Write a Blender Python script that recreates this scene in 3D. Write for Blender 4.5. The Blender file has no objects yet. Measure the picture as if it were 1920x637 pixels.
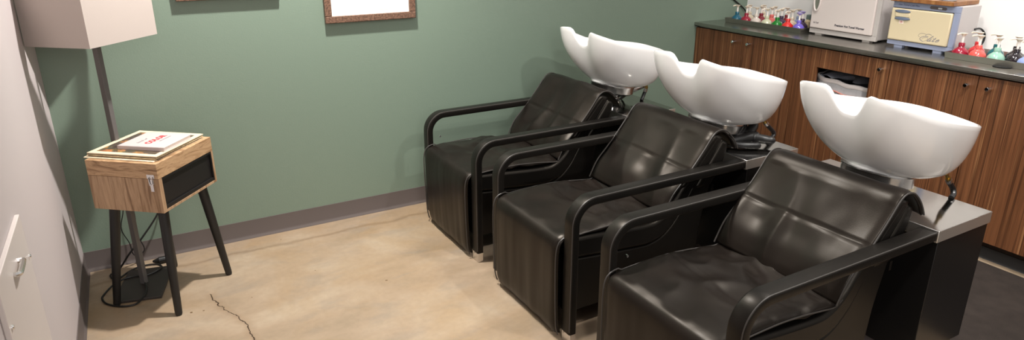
import bpy, bmesh, math, random
from mathutils import Vector, Matrix, noise
random.seed(7)
SC = bpy.context.scene
COL = SC.collection
PI = math.pi
OFF = {}

# ------------------------------------------------------------------ materials
def new_mat(name):
    m = bpy.data.materials.new(name); m.use_nodes = True
    nt = m.node_tree
    return m, nt, nt.nodes['Principled BSDF']

def srgb(r, g, b):
    f = lambda c: (c/255/12.92) if c/255 <= .04045 else ((c/255+.055)/1.055)**2.4
    return (f(r), f(g), f(b), 1)

def plain(name, col, rough=.5, metal=0., spec=.5, coat=0., noise_amt=0., nscale=30., bump=0., bscale=200., trans=0.):
    m, nt, b = new_mat(name)
    b.inputs['Base Color'].default_value = col
    b.inputs['Roughness'].default_value = rough
    b.inputs['Metallic'].default_value = metal
    b.inputs['Specular IOR Level'].default_value = spec
    b.inputs['Coat Weight'].default_value = coat
    b.inputs['Coat Roughness'].default_value = .08
    if trans:
        b.inputs['Transmission Weight'].default_value = trans
    tc = nt.nodes.new('ShaderNodeTexCoord')
    if noise_amt:
        n = nt.nodes.new('ShaderNodeTexNoise'); n.inputs['Scale'].default_value = nscale; n.inputs['Detail'].default_value = 5
        nt.links.new(tc.outputs['Object'], n.inputs['Vector'])
        r = nt.nodes.new('ShaderNodeValToRGB')
        a = 1-noise_amt; c = 1+noise_amt
        r.color_ramp.elements[0].position = .3; r.color_ramp.elements[1].position = .7
        r.color_ramp.elements[0].color = (col[0]*a, col[1]*a, col[2]*a, 1)
        r.color_ramp.elements[1].color = (min(1, col[0]*c), min(1, col[1]*c), min(1, col[2]*c), 1)
        nt.links.new(n.outputs['Fac'], r.inputs['Fac']); nt.links.new(r.outputs['Color'], b.inputs['Base Color'])
    if bump:
        n = nt.nodes.new('ShaderNodeTexNoise'); n.inputs['Scale'].default_value = bscale; n.inputs['Detail'].default_value = 4
        nt.links.new(tc.outputs['Object'], n.inputs['Vector'])
        bp = nt.nodes.new('ShaderNodeBump'); bp.inputs['Strength'].default_value = bump; bp.inputs['Distance'].default_value = .002
        nt.links.new(n.outputs['Fac'], bp.inputs['Height']); nt.links.new(bp.outputs['Normal'], b.inputs['Normal'])
    return m

def stripes(name, stops, vec_scale, rough=.45, distort=0., detail=6., spec=.5, rot=(0, 0, 0), second=None):
    """wood: stretched noise through a ramp"""
    m, nt, b = new_mat(name)
    tc = nt.nodes.new('ShaderNodeTexCoord'); mp = nt.nodes.new('ShaderNodeMapping')
    mp.inputs['Scale'].default_value = vec_scale; mp.inputs['Rotation'].default_value = rot
    nt.links.new(tc.outputs['Object'], mp.inputs['Vector'])
    n = nt.nodes.new('ShaderNodeTexNoise'); n.inputs['Scale'].default_value = 1; n.inputs['Detail'].default_value = detail
    n.inputs['Roughness'].default_value = .6; n.inputs['Distortion'].default_value = distort
    nt.links.new(mp.outputs['Vector'], n.inputs['Vector'])
    r = nt.nodes.new('ShaderNodeValToRGB'); cr = r.color_ramp
    while len(cr.elements) < len(stops): cr.elements.new(.5)
    for e, (p, c) in zip(cr.elements, stops): e.position = p; e.color = c
    nt.links.new(n.outputs['Fac'], r.inputs['Fac'])
    out = r.outputs['Color']
    if second:
        n2 = nt.nodes.new('ShaderNodeTexNoise'); n2.inputs['Scale'].default_value = second[0]; n2.inputs['Detail'].default_value = 2
        nt.links.new(mp.outputs['Vector'], n2.inputs['Vector'])
        r2 = nt.nodes.new('ShaderNodeValToRGB')
        r2.color_ramp.elements[0].position = .35; r2.color_ramp.elements[1].position = .65
        r2.color_ramp.elements[0].color = second[1]; r2.color_ramp.elements[1].color = (1, 1, 1, 1)
        nt.links.new(n2.outputs['Fac'], r2.inputs['Fac'])
        mx = nt.nodes.new('ShaderNodeMix'); mx.data_type = 'RGBA'; mx.blend_type = 'MULTIPLY'
        mx.inputs[0].default_value = 1
        nt.links.new(out, mx.inputs[6]); nt.links.new(r2.outputs['Color'], mx.inputs[7])
        out = mx.outputs[2]
    nt.links.new(out, b.inputs['Base Color'])
    b.inputs['Roughness'].default_value = rough; b.inputs['Specular IOR Level'].default_value = spec
    return m

def floor_material():
    m, nt, b = new_mat('stained_concrete')
    N = nt.nodes; L = nt.links
    tc = N.new('ShaderNodeTexCoord')
    def noi(scale, detail, dist=0., vec=None, rough=.55):
        n = N.new('ShaderNodeTexNoise'); n.inputs['Scale'].default_value = scale; n.inputs['Detail'].default_value = detail
        n.inputs['Distortion'].default_value = dist; n.inputs['Roughness'].default_value = rough
        L.new(vec or tc.outputs['Object'], n.inputs['Vector']); return n.outputs['Fac']
    def ramp(fac, stops):
        r = N.new('ShaderNodeValToRGB'); cr = r.color_ramp
        while len(cr.elements) < len(stops): cr.elements.new(.5)
        for e, (p, c) in zip(cr.elements, stops): e.position = p; e.color = c
        L.new(fac, r.inputs['Fac']); return r.outputs['Color']
    def mix(a, c, fac, mode='MIX'):
        x = N.new('ShaderNodeMix'); x.data_type = 'RGBA'; x.blend_type = mode
        if isinstance(fac, float): x.inputs[0].default_value = fac
        else: L.new(fac, x.inputs[0])
        for s, i in ((a, 6), (c, 7)):
            if isinstance(s, tuple): x.inputs[i].default_value = s
            else: L.new(s, x.inputs[i])
        return x.outputs[2]
    mp = N.new('ShaderNodeMapping'); mp.inputs['Scale'].default_value = (1.6, 3.6, 1); mp.inputs['Rotation'].default_value = (0, 0, .35)
    L.new(tc.outputs['Object'], mp.inputs['Vector'])
    base = ramp(noi(1.1, 6, .4, mp.outputs['Vector']), [(.30, srgb(135, 118, 97)), (.5, srgb(153, 133, 111)), (.70, srgb(164, 147, 126))])
    ochre = ramp(noi(1.9, 5, .8), [(.48, (0, 0, 0, 1)), (.68, (.5, .5, .5, 1))])
    c = mix(base, srgb(144, 118, 85), ochre)
    grey = ramp(noi(2.6, 4, .5, mp.outputs['Vector']), [(.52, (0, 0, 0, 1)), (.70, (.45, .45, .45, 1))])
    c = mix(c, srgb(131, 120, 107), grey)
    fine = ramp(noi(38, 6), [(.3, (.93, .93, .93, 1)), (.7, (1.04, 1.04, 1.04, 1))])
    c = mix(c, fine, 1., 'MULTIPLY')
    # specks
    vo = N.new('ShaderNodeTexVoronoi'); vo.inputs['Scale'].default_value = 7.5
    L.new(tc.outputs['Object'], vo.inputs['Vector'])
    sp = N.new('ShaderNodeMath'); sp.operation = 'LESS_THAN'; sp.inputs[1].default_value = .045
    L.new(vo.outputs['Distance'], sp.inputs[0])
    gate = N.new('ShaderNodeMath'); gate.operation = 'GREATER_THAN'; gate.inputs[1].default_value = .52
    L.new(noi(3.1, 2), gate.inputs[0])
    sg = N.new('ShaderNodeMath'); sg.operation = 'MULTIPLY'; L.new(sp.outputs[0], sg.inputs[0]); L.new(gate.outputs[0], sg.inputs[1])
    c = mix(c, srgb(102, 78, 52), sg.outputs[0])
    # a dark dirty band along the wall and a hairline crack
    sep = N.new('ShaderNodeSeparateXYZ'); L.new(tc.outputs['Object'], sep.inputs[0])
    def math(op, a, bb=None):
        x = N.new('ShaderNodeMath'); x.operation = op
        for i, s in enumerate((a, bb)):
            if s is None: continue
            if isinstance(s, (int, float)): x.inputs[i].default_value = s
            else: L.new(s, x.inputs[i])
        return x.outputs[0]
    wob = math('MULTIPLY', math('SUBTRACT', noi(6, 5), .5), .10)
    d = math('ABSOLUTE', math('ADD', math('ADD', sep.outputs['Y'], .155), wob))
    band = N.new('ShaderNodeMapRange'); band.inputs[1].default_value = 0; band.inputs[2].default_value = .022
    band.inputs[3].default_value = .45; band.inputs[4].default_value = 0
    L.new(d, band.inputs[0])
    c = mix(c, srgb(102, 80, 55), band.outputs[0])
    # crack: x as a function of y through a curve
    fc = N.new('ShaderNodeFloatCurve')
    cu = fc.mapping.curves[0]
    yy = [(-1.1, .60), (-.96, .585), (-.90, .572), (-.84, .583), (-.78, .560), (-.73, .545), (-.67, .512), (-.60, .497), (-.54, .478), (-.46, .47)]
    pts = [((y+1.1)/.64, (x-.4)/.3) for y, x in yy]
    cu.points[0].location = pts[0]; cu.points[1].location = pts[-1]
    for p in pts[1:-1]: cu.points.new(*p)
    for p in cu.points: p.handle_type = 'VECTOR'
    fc.mapping.update()
    tin = math('DIVIDE', math('ADD', sep.outputs['Y'], 1.1), .64)
    L.new(tin, fc.inputs['Value'])
    cx = math('ADD', math('MULTIPLY', fc.outputs[0], .3), .4)
    cw = math('MULTIPLY', math('SUBTRACT', noi(22, 6), .5), .045)
    dist = math('ABSOLUTE', math('ADD', math('SUBTRACT', sep.outputs['X'], cx), cw))
    wid = math('MULTIPLY', noi(9, 3), .0052)
    crack = math('LESS_THAN', dist, wid)
    lim = math('MULTIPLY', math('LESS_THAN', sep.outputs['Y'], -.50), math('GREATER_THAN', sep.outputs['Y'], -1.4))
    crack = math('MULTIPLY', crack, lim)
    halo = N.new('ShaderNodeMapRange'); halo.inputs[1].default_value = 0; halo.inputs[2].default_value = .03
    halo.inputs[3].default_value = .35; halo.inputs[4].default_value = 0; L.new(dist, halo.inputs[0])
    c = mix(c, srgb(121, 97, 72), math('MULTIPLY', halo.outputs[0], lim))
    c = mix(c, srgb(59, 43, 31), crack)
    L.new(c, b.inputs['Base Color'])
    b.inputs['Roughness'].default_value = .42; b.inputs['Specular IOR Level'].default_value = .35
    bp = N.new('ShaderNodeBump'); bp.inputs['Strength'].default_value = .15; bp.inputs['Distance'].default_value = .003
    L.new(noi(60, 5), bp.inputs['Height']); L.new(bp.outputs['Normal'], b.inputs['Normal'])
    return m

def album_material():
    """a cream border is geometry; this is the murky printed picture inside it"""
    m, nt, b = new_mat('printed_picture')
    N = nt.nodes; L = nt.links
    tc = N.new('ShaderNodeTexCoord')
    vo = N.new('ShaderNodeTexVoronoi'); vo.inputs['Scale'].default_value = 26
    L.new(tc.outputs['Object'], vo.inputs['Vector'])
    n = N.new('ShaderNodeTexNoise'); n.inputs['Scale'].default_value = 16; n.inputs['Detail'].default_value = 6
    L.new(tc.outputs['Object'], n.inputs['Vector'])
    r = N.new('ShaderNodeValToRGB'); cr = r.color_ramp
    for k in range(4): cr.elements.new(.5)
    for e, (p, c) in zip(cr.elements, [(.3, srgb(52, 40, 36)), (.42, srgb(92, 78, 62)), (.5, srgb(70, 66, 58)), (.56, srgb(178, 130, 78)), (.64, srgb(104, 52, 50)), (.74, srgb(214, 190, 140))]):
        e.position = p; e.color = c
    L.new(n.outputs['Fac'], r.inputs['Fac'])
    mx = N.new('ShaderNodeMix'); mx.data_type = 'RGBA'; mx.blend_type = 'MULTIPLY'; mx.inputs[0].default_value = .35
    L.new(r.outputs['Color'], mx.inputs[6]); L.new(vo.outputs['Color'], mx.inputs[7])
    L.new(mx.outputs[2], b.inputs['Base Color']); b.inputs['Roughness'].default_value = .4
    return m

def leather_material(name, dark, light):
    m, nt, b = new_mat(name)
    N = nt.nodes; L = nt.links
    tc = N.new('ShaderNodeTexCoord')
    n = N.new('ShaderNodeTexNoise'); n.inputs['Scale'].default_value = 5; n.inputs['Detail'].default_value = 4
    L.new(tc.outputs['Object'], n.inputs['Vector'])
    r = N.new('ShaderNodeValToRGB'); r.color_ramp.elements[0].color = dark; r.color_ramp.elements[1].color = light
    r.color_ramp.elements[0].position = .35; r.color_ramp.elements[1].position = .7
    L.new(n.outputs['Fac'], r.inputs['Fac']); L.new(r.outputs['Color'], b.inputs['Base Color'])
    b.inputs['Roughness'].default_value = .37; b.inputs['Specular IOR Level'].default_value = .20
    b.inputs['Specular Tint'].default_value = (1, .86, .70, 1)
    b.inputs['Coat Weight'].default_value = .07; b.inputs['Coat Roughness'].default_value = .26; b.inputs['Coat Tint'].default_value = (1, .95, .88, 1)
    v = N.new('ShaderNodeTexVoronoi'); v.inputs['Scale'].default_value = 420
    L.new(tc.outputs['Object'], v.inputs['Vector'])
    bp = N.new('ShaderNodeBump'); bp.inputs['Strength'].default_value = .18; bp.inputs['Distance'].default_value = .0006
    L.new(v.outputs['Distance'], bp.inputs['Height']); L.new(bp.outputs['Normal'], b.inputs['Normal'])
    return m

M = dict(
    green=plain('green_wall_paint', srgb(118, 134, 119), .40, spec=.5, bump=.25, bscale=140),
    lwall=plain('pinkish_white_paint', srgb(184, 174, 173), .6, spec=.3, bump=.08, bscale=160),
    rwall=plain('white_wall_paint', srgb(240, 238, 236), .6, spec=.3),
    base=plain('grey_rubber', srgb(98, 89, 86), .55, spec=.35),
    kick=plain('black_rubber', srgb(40, 38, 37), .5),
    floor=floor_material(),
    mat=plain('dark_floor_mat', srgb(46, 39, 35), .75, spec=.25, noise_amt=.18, nscale=14, bump=.4, bscale=500),
    leather=leather_material('black_leather', srgb(17, 16, 15), srgb(23, 21, 19)),
    pad=leather_material('black_leather_cover', srgb(20, 17, 15), srgb(28, 23, 20)),
    stitch=plain('dark_piping', srgb(58, 54, 51), .45),
    ceramic=plain('white_ceramic', srgb(244, 242, 240), .07, spec=.5, coat=.5),
    drum=plain('satin_chrome', (.86, .86, .86, 1), .20, 1),
    chrome=plain('chrome', (.80, .80, .81, 1), .05, 1),
    alu=plain('brushed_aluminium', (.68, .66, .65, 1), .25, 1),
    steel=plain('polished_steel', (.37, .35, .33, 1), .11, 1, noise_amt=.06, nscale=6),
    flange_lit=plain('steel_edge_lit', (.88, .85, .80, 1), .42, 1),  # brighter copy of the steel for side faces; bright reflection put into colour
    counter=plain('brushed_steel_counter', (.40, .385, .355, 1), .24, 1, noise_amt=.08, nscale=5),
    tray=plain('tray_steel', (.44, .42, .38, 1), .3, 1),
    lam=plain('black_laminate', srgb(20, 19, 19), .32, spec=.4, noise_amt=.1, nscale=3),
    plinth=plain('grey_plinth', srgb(108, 102, 105), .5),
    rubber=plain('black_cable_rubber', srgb(22, 21, 21), .4),
    hose=plain('black_hose', srgb(30, 30, 31), .28),
    brass=plain('brass', srgb(190, 160, 92), .25, 1),
    whiteplastic=plain('white_plastic', srgb(206, 195, 190), .35),
    greyplastic=plain('grey_plastic', srgb(176, 170, 166), .4),
    sidegrey=plain('light_grey_metal', srgb(192, 186, 184), .45),
    slot=plain('dark_slot', srgb(20, 20, 20), .6),
    handleslot=plain('olive_grey_slot', srgb(112, 116, 104), .4),
    bluegrey=plain('blue_grey_plastic', srgb(138, 146, 170), .38),
    bluegreydark=plain('blue_grey_handle', srgb(96, 106, 124), .35),
    cream=plain('cream_enamel', srgb(205, 190, 158), .35),
    ink=plain('dark_ink', srgb(48, 46, 58), .6),
    inkfaint=plain('faint_grey_ink', srgb(118, 112, 114), .6),
    inkblue=plain('slate_blue_ink', srgb(86, 92, 120), .6),
    inkred=plain('red_ink', srgb(178, 34, 40), .6),
    sticker=plain('pale_sticker', srgb(236, 220, 208), .6),
    controlbar=plain('brown_grey_control', srgb(84, 76, 76), .4),
    silver=plain('silver_button', srgb(190, 190, 192), .35),
    shade=plain('cream_lampshade_fabric', srgb(176, 164, 157), .8, spec=.2, bump=.1, bscale=400),
    pole=plain('grey_brown_metal', srgb(98, 94, 92), .45, .1),
    lampbase=plain('dark_grey_metal', srgb(62, 57, 54), .5, .3),
    blackwood=plain('black_painted_wood', srgb(22, 21, 21), .42),
    blackboard=plain('black_board', srgb(24, 22, 22), .4),
    paper=plain('cream_sleeve', srgb(212, 194, 166), .6),
    paperworn=plain('worn_card', srgb(206, 186, 148), .7, noise_amt=.35, nscale=40),
    paperdark=plain('dark_card', srgb(84, 66, 46), .7, noise_amt=.5, nscale=50),
    paperold=plain('old_cream_card', srgb(232, 214, 184), .7, noise_amt=.2, nscale=60),
    picture=album_material(),
    bookwhite=plain('white_book_cover', srgb(190, 176, 174), .5),
    bookpages=plain('book_pages', srgb(244, 232, 224), .7),
    frame=plain('mottled_bronze_frame', srgb(112, 84, 68), .45, .1, noise_amt=.55, nscale=120, bump=.5, bscale=160),
    art=plain('white_art_paper', srgb(255, 251, 244), .5),
    artblush=plain('pale_peach_print', srgb(252, 238, 226), .5),
    liner=plain('grey_bin_liner', srgb(158, 160, 170), .35, noise_amt=.12, nscale=20),
    linerclear=plain('milky_bin_liner', srgb(196, 194, 196), .4, noise_amt=.1, nscale=24),
    linerhem=plain('pale_liner_hem', srgb(232, 222, 218), .45),
    linertie=plain('salmon_drawstring', srgb(226, 150, 136), .45),
    cavity=plain('dark_cabinet_interior', srgb(30, 25, 22), .8),
    oakbody=stripes('pale_oak_upright', [(.30, srgb(104, 76, 52)), (.42, srgb(152, 120, 90)), (.54, srgb(182, 150, 118)), (.68, srgb(134, 102, 74))], (46, 46, 3.2), .5, .6, second=(.35, (.82, .8, .78, 1))),
    oaklid=stripes('pale_oak_flat', [(.30, srgb(108, 78, 52)), (.42, srgb(158, 124, 90)), (.54, srgb(184, 150, 114)), (.68, srgb(138, 104, 74))], (7, 7, 36), .5, 1.4),
    oaktop=stripes('pale_oak_top', [(.28, srgb(150, 116, 84)), (.45, srgb(196, 160, 122)), (.7, srgb(178, 142, 106))], (4, 36, 8), .45, .8),
    zebrano=stripes('brown_zebra_veneer', [(.30, srgb(66, 40, 24)), (.42, srgb(108, 68, 42)), (.50, srgb(136, 88, 56)), (.58, srgb(108, 68, 42)), (.70, srgb(188, 136, 92))], (60, 135, 1.2), .42, .25, 4, second=(.28, (.62, .58, .55, 1))),
    kickwood=stripes('dark_veneer', [(.3, srgb(36, 25, 18)), (.7, srgb(62, 42, 28))], (60, 60, 1.5), .5),
    board=stripes('butcher_block_wood', [(.3, srgb(112, 66, 28)), (.5, srgb(136, 88, 46)), (.7, srgb(160, 114, 66))], (30, 40, 8), .4, .4),
    glass=plain('clear_glass', (.9, .9, .92, 1), .05, trans=.7),
    ceiling=plain('ceiling_white', srgb(220, 216, 210), .8),
)

# ------------------------------------------------------------------ object helpers
def obj(name, bm, mat, parent=None, smooth=True, kind=None, label=None, bevel=0., angle=35, solid=0.):
    if isinstance(bm, bpy.types.Mesh): me = bm
    else:
        if parent is not None and parent in OFF: bmesh.ops.translate(bm, verts=bm.verts, vec=-OFF[parent])
        bmesh.ops.recalc_face_normals(bm, faces=bm.faces)
        me = bpy.data.meshes.new(name); bm.to_mesh(me); bm.free()
    mats = mat if isinstance(mat, list) else [mat]
    for m in mats: me.materials.append(M[m])
    if smooth:
        for p in me.polygons: p.use_smooth = True
        me.set_sharp_from_angle(angle=math.radians(angle))
    o = bpy.data.objects.new(name, me); COL.objects.link(o)
    if parent is not None:
        o.parent = parent
        if parent in OFF: OFF[o] = OFF[parent]
    if solid:
        s = o.modifiers.new('solid', 'SOLIDIFY'); s.thickness = solid; s.offset = -1
    if bevel:
        b = o.modifiers.new('bevel', 'BEVEL'); b.width = bevel; b.segments = 2; b.limit_method = 'ANGLE'; b.angle_limit = math.radians(40)
        b.harden_normals = False
    if kind: o['kind'] = kind
    if label: o['label'] = label
    return o

def thing(name, label, cat, loc=(0, 0, 0), rotz=0, group=None, world=True):
    o = bpy.data.objects.new(name, None); COL.objects.link(o); o.empty_display_size = .1
    o.location = loc; o.rotation_euler = (0, 0, rotz)
    o['label'] = label; o['category'] = cat
    if group: o['group'] = group
    if world: OFF[o] = Vector(loc)
    return o

def tag(o, label, cat, group=None):
    o['label'] = label; o['category'] = cat
    if group: o['group'] = group
    return o

def box(bm, x0, x1, y0, y1, z0, z1):
    v = [bm.verts.new(p) for p in ((x0, y0, z0), (x1, y0, z0), (x1, y1, z0), (x0, y1, z0), (x0, y0, z1), (x1, y0, z1), (x1, y1, z1), (x0, y1, z1))]
    for f in ((0, 3, 2, 1), (4, 5, 6, 7), (0, 1, 5, 4), (1, 2, 6, 5), (2, 3, 7, 6), (3, 0, 4, 7)): bm.faces.new([v[i] for i in f])
    return bm

def bx(*a): return box(bmesh.new(), *a)

def loft(bm, rings, closed=True, cap=True, mat_index=0):
    vs = [[bm.verts.new(p) for p in r] for r in rings]
    n = len(rings[0])
    for a, b in zip(vs, vs[1:]):
        for i in range(n if closed else n-1):
            j = (i+1) % n
            try: bm.faces.new((a[i], a[j], b[j], b[i])).material_index = mat_index
            except ValueError: pass
    if cap and closed:
        try: bm.faces.new(list(reversed(vs[0])))
        except ValueError: pass
        try: bm.faces.new(vs[-1])
        except ValueError: pass
    return vs

def lathe(prof, c=(0, 0, 0), seg=24, bm=None, axis='z'):
    bm = bm or bmesh.new(); rings = []
    for r, h in prof:
        ring = []
        for k in range(seg):
            a = 2*PI*k/seg
            if axis == 'z': p = (r*math.cos(a), r*math.sin(a), h)
            elif axis == 'x': p = (h, r*math.cos(a), r*math.sin(a))
            else: p = (r*math.sin(a), h, r*math.cos(a))
            ring.append(Vector(c)+Vector(p))
        rings.append(ring)
    loft(bm, rings); return bm

def smooth_path(pts, n=8):
    P = [Vector(p) for p in pts]; out = []
    for i in range(len(P)-1):
        a = P[max(i-1, 0)]; b = P[i]; c = P[i+1]; d = P[min(i+2, len(P)-1)]
        for k in range(n):
            t = k/n
            out.append(.5*((2*b)+(c-a)*t+(2*a-5*b+4*c-d)*t*t+(3*b-a-3*c+d)*t**3))
    out.append(P[-1]); return out

def tube(pts, r, seg=8, bm=None, smooth=0):
    bm = bm or bmesh.new()
    P = smooth_path(pts, smooth) if smooth else [Vector(p) for p in pts]
    rings = []; prev = None
    for i, p in enumerate(P):
        t = (P[min(i+1, len(P)-1)]-P[max(i-1, 0)]).normalized()
        if prev is None:
            u = t.orthogonal().normalized()
        else:
            u = (prev-t*prev.dot(t)).normalized()
        prev = u; w = t.cross(u)
        rr = r[i*(len(r)-1)//max(1, len(P)-1)] if isinstance(r, (list, tuple)) else r
        rings.append([p+rr*(math.cos(2*PI*k/seg)*u+math.sin(2*PI*k/seg)*w) for k in range(seg)])
    loft(bm, rings); return bm

def prism_xz(poly, y0, y1, bm=None):
    bm = bm or bmesh.new()
    a = [bm.verts.new((x, y0, z)) for x, z in poly]; b = [bm.verts.new((x, y1, z)) for x, z in poly]
    n = len(poly)
    for i in range(n): bm.faces.new((a[i], a[(i+1) % n], b[(i+1) % n], b[i]))
    bm.faces.new(a); bm.faces.new(list(reversed(b)))
    return bm

def band_xz(inner, outer, y0, y1):
    """closed strip between two curves of equal count, extruded along y"""
    bm = bmesh.new(); n = len(inner)
    V = {}
    for k, y in ((0, y0), (1, y1)):
        for i in range(n):
            V[k, 0, i] = bm.verts.new((inner[i][0], y, inner[i][1])); V[k, 1, i] = bm.verts.new((outer[i][0], y, outer[i][1]))
    for i in range(n-1):
        for k in (0, 1): bm.faces.new((V[k, 0, i], V[k, 0, i+1], V[k, 1, i+1], V[k, 1, i]))
        for s in (0, 1): bm.faces.new((V[0, s, i], V[0, s, i+1], V[1, s, i+1], V[1, s, i]))
    for i in (0, n-1): bm.faces.new((V[0, 0, i], V[0, 1, i], V[1, 1, i], V[1, 0, i]))
    return bm

def resample(pts, n):
    P = smooth_path([(p[0], 0, p[1]) for p in pts], 10)
    L = [0]
    for a, b in zip(P, P[1:]): L.append(L[-1]+(b-a).length)
    out = []; j = 0
    for k in range(n):
        t = L[-1]*k/(n-1)
        while j < len(L)-2 and L[j+1] < t: j += 1
        f = (t-L[j])/max(1e-9, L[j+1]-L[j]); p = P[j].lerp(P[j+1], min(1, max(0, f)))
        out.append((p.x, p.z))
    return out

_dg = bpy.context.evaluated_depsgraph_get
def text_mesh(body, size, mat4, depth=.0006, shear=0., spacing=1., bold=0.):
    cu = bpy.data.curves.new('lettering', 'FONT'); cu.body = body; cu.size = size; cu.extrude = depth
    cu.align_x = 'CENTER'; cu.align_y = 'CENTER'; cu.shear = shear; cu.space_character = spacing; cu.offset = bold
    cu.resolution_u = 4
    o = bpy.data.objects.new('lettering', cu); COL.objects.link(o)
    me = bpy.data.meshes.new_from_object(o.evaluated_get(_dg()))
    bpy.data.objects.remove(o); bpy.data.curves.remove(cu)
    me.transform(mat4); me.materials.clear()
    return me

def frame_matrix(pos, X, Y, sx=1., sy=1.):
    X = Vector(X).normalized(); Y = Vector(Y).normalized(); Z = X.cross(Y)
    m = Matrix.Identity(4)
    for i in range(3): m[i][0] = X[i]*sx; m[i][1] = Y[i]*sy; m[i][2] = Z[i]; m[i][3] = pos[i]
    return m

def text_child(name, body, size, mat4, mat, parent, **k):
    me = text_mesh(body, size, mat4, **k)
    if parent in OFF: me.transform(Matrix.Translation(-OFF[parent]))
    return obj(name, me, mat, parent, smooth=False)

# ------------------------------------------------------------------ setting
XR = 4.24
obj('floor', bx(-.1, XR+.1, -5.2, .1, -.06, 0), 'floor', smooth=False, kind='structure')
obj('wall_back', bx(-.1, XR+.1, 0, .1, 0, 2.9), 'green', smooth=False, kind='structure')
obj('wall_left', bx(-.1, 0, -5.2, 0, 0, 2.9), 'lwall', smooth=False, kind='structure')
obj('wall_right', bx(XR, XR+.1, -5.2, 0, 0, 2.9), 'rwall', smooth=False, kind='structure')

def cove(axis):
    # rubber base: flat face with a small toe flaring onto the floor
    prof = [(0, .099), (.003, .099), (.004, .02), (.006, .009), (.012, .002), (.012, 0), (0, 0)]
    bm = bmesh.new()
    if axis == 'back': loft(bm, [[(x, -d, h) for d, h in prof] for x in (0.0, 3.74)])
    else: loft(bm, [[(d, y, h) for d, h in prof] for y in (-5.2, 0)])
    return bm
obj('baseboard_back', cove('back'), 'base', kind='structure', angle=50)
obj('baseboard_left', cove('left'), 'base', kind='structure', angle=50)

# dark mat behind the chairs
m = bmesh.new(); box(m, 2.95, 3.748, -4.6, -.12, 0, .006)
tag(obj('floor_mat', m, 'mat', bevel=.002), 'dark brown floor mat between the chairs and the wooden cabinets', 'mat')

# access panel low on the left wall
t = thing('access_panel', 'off-white access panel with a metal pull handle on the left wall', 'panel', (0.0, -1.51, .40))
obj('panel', bx(0, .012, -1.73, -1.292, .05, .795), 'whiteplastic', t, smooth=False, bevel=.002)
h = bmesh.new()
tube([(.012, -1.465, .733), (.021, -1.466, .733), (.025, -1.476, .733), (.025, -1.540, .733), (.021, -1.550, .733), (.012, -1.551, .733)], .0065, 8, h, 4)
obj('handle', h, 'alu', t, label='small brushed metal pull handle')
for y in (-1.313, -1.709):
    obj('screw', lathe([(.0062, .012), (.0062, .0145), (.004, .017), (.0005, .0175)], (0, y, .676), 12, axis='x'), 'chrome', t)

# ------------------------------------------------------------------ shampoo chairs
YL, YR = -.207, -.831           # outer faces of the two arms
AW = .058
def arm_bm(y0, y1):
    """front post, bend and top rail in one slab of rounded rectangular section"""
    cx, zt, R, th = 1.6485, .589, .088, .033
    path = [(cx, .048), (cx, .20), (cx, .35), (cx, zt-R)]
    for k in range(1, 12):
        a = PI-(PI/2)*k/12
        path.append((cx+R+R*math.cos(a), zt-R+R*math.sin(a)))
    path += [(cx+R, zt), (1.95, zt), (2.2, zt), (2.5055, zt)]
    bm = bmesh.new(); rings = []
    c = (y0+y1)/2; hw = (y1-y0)/2
    for i, (x, z) in enumerate(path):
        a = path[max(i-1, 0)]; b = path[min(i+1, len(path)-1)]
        t = Vector((b[0]-a[0], b[1]-a[1])).normalized(); n = Vector((-t.y, t.x))
        ring = []
        r = .007
        for sx, sy in ((1, 1), (1, -1), (-1, -1), (-1, 1)):
            for q in range(4):
                ang = {(1, 1): 0, (1, -1): 1, (-1, -1): 2, (-1, 1): 3}[(sx, sy)]*PI/2 + q*PI/6
                # n axis = cos part reversed so corners run in order
                dn = math.cos(ang); dy = math.sin(ang)
                ox = {(1, 1): (1, 1), (1, -1): (-1, 1), (-1, -1): (-1, -1), (-1, 1): (1, -1)}[(sx, sy)]
                un = ox[0]*(th/2-r)+r*dn; uy = ox[1]*(hw-r)+r*dy
                ring.append((x+n.x*un, c+uy, z+n.y*un))
        rings.append(ring)
    loft(bm, rings)
    return bm

def arm_seam(y):
    cx, zt, R, th = 1.6485, .589, .088, .0335
    o = R+th/2-.002
    P = [(cx-th/2+.002, y, .06), (cx-th/2+.002, y, .3), (cx-th/2+.002, y, zt-R)]
    for k in range(1, 12):
        a = PI-(PI/2)*k/12; P.append((cx+R+o*math.cos(a), y, zt-R+o*math.sin(a)))
    P += [(cx+R, y, zt+th/2-.002), (2.2, y, zt+th/2-.002), (2.504, y, zt+th/2-.002)]
    return tube(P, .0022, 6)

INNER = [(1.66, .425), (1.765, .418), (1.921, .404), (2.039, .396), (2.10, .404), (2.160, .444), (2.211, .515), (2.30, .622), (2.385, .722)]
CREASE = [(1.66, .335), (1.82, .319), (2.0, .304), (2.07, .303), (2.14, .325), (2.2, .380), (2.241, .445), (2.300, .540), (2.425, .698)]
REAR = [(1.66, .10), (2.0, .10), (2.33, .10), (2.34, .24), (2.352, .363), (2.389, .526), (2.42, .60), (2.462, .675)]

def cover_profile():
    # front hem, up the front, over the seat
    return [(1.622, .022), (1.612, .06), (1.607, .15), (1.604, .27), (1.604, .36), (1.611, .408), (1.632, .432), (1.68, .441), (1.78, .446), (1.88, .447), (1.98, .440), (2.06, .430), (2.125, .424), (2.158, .442)]

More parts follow.
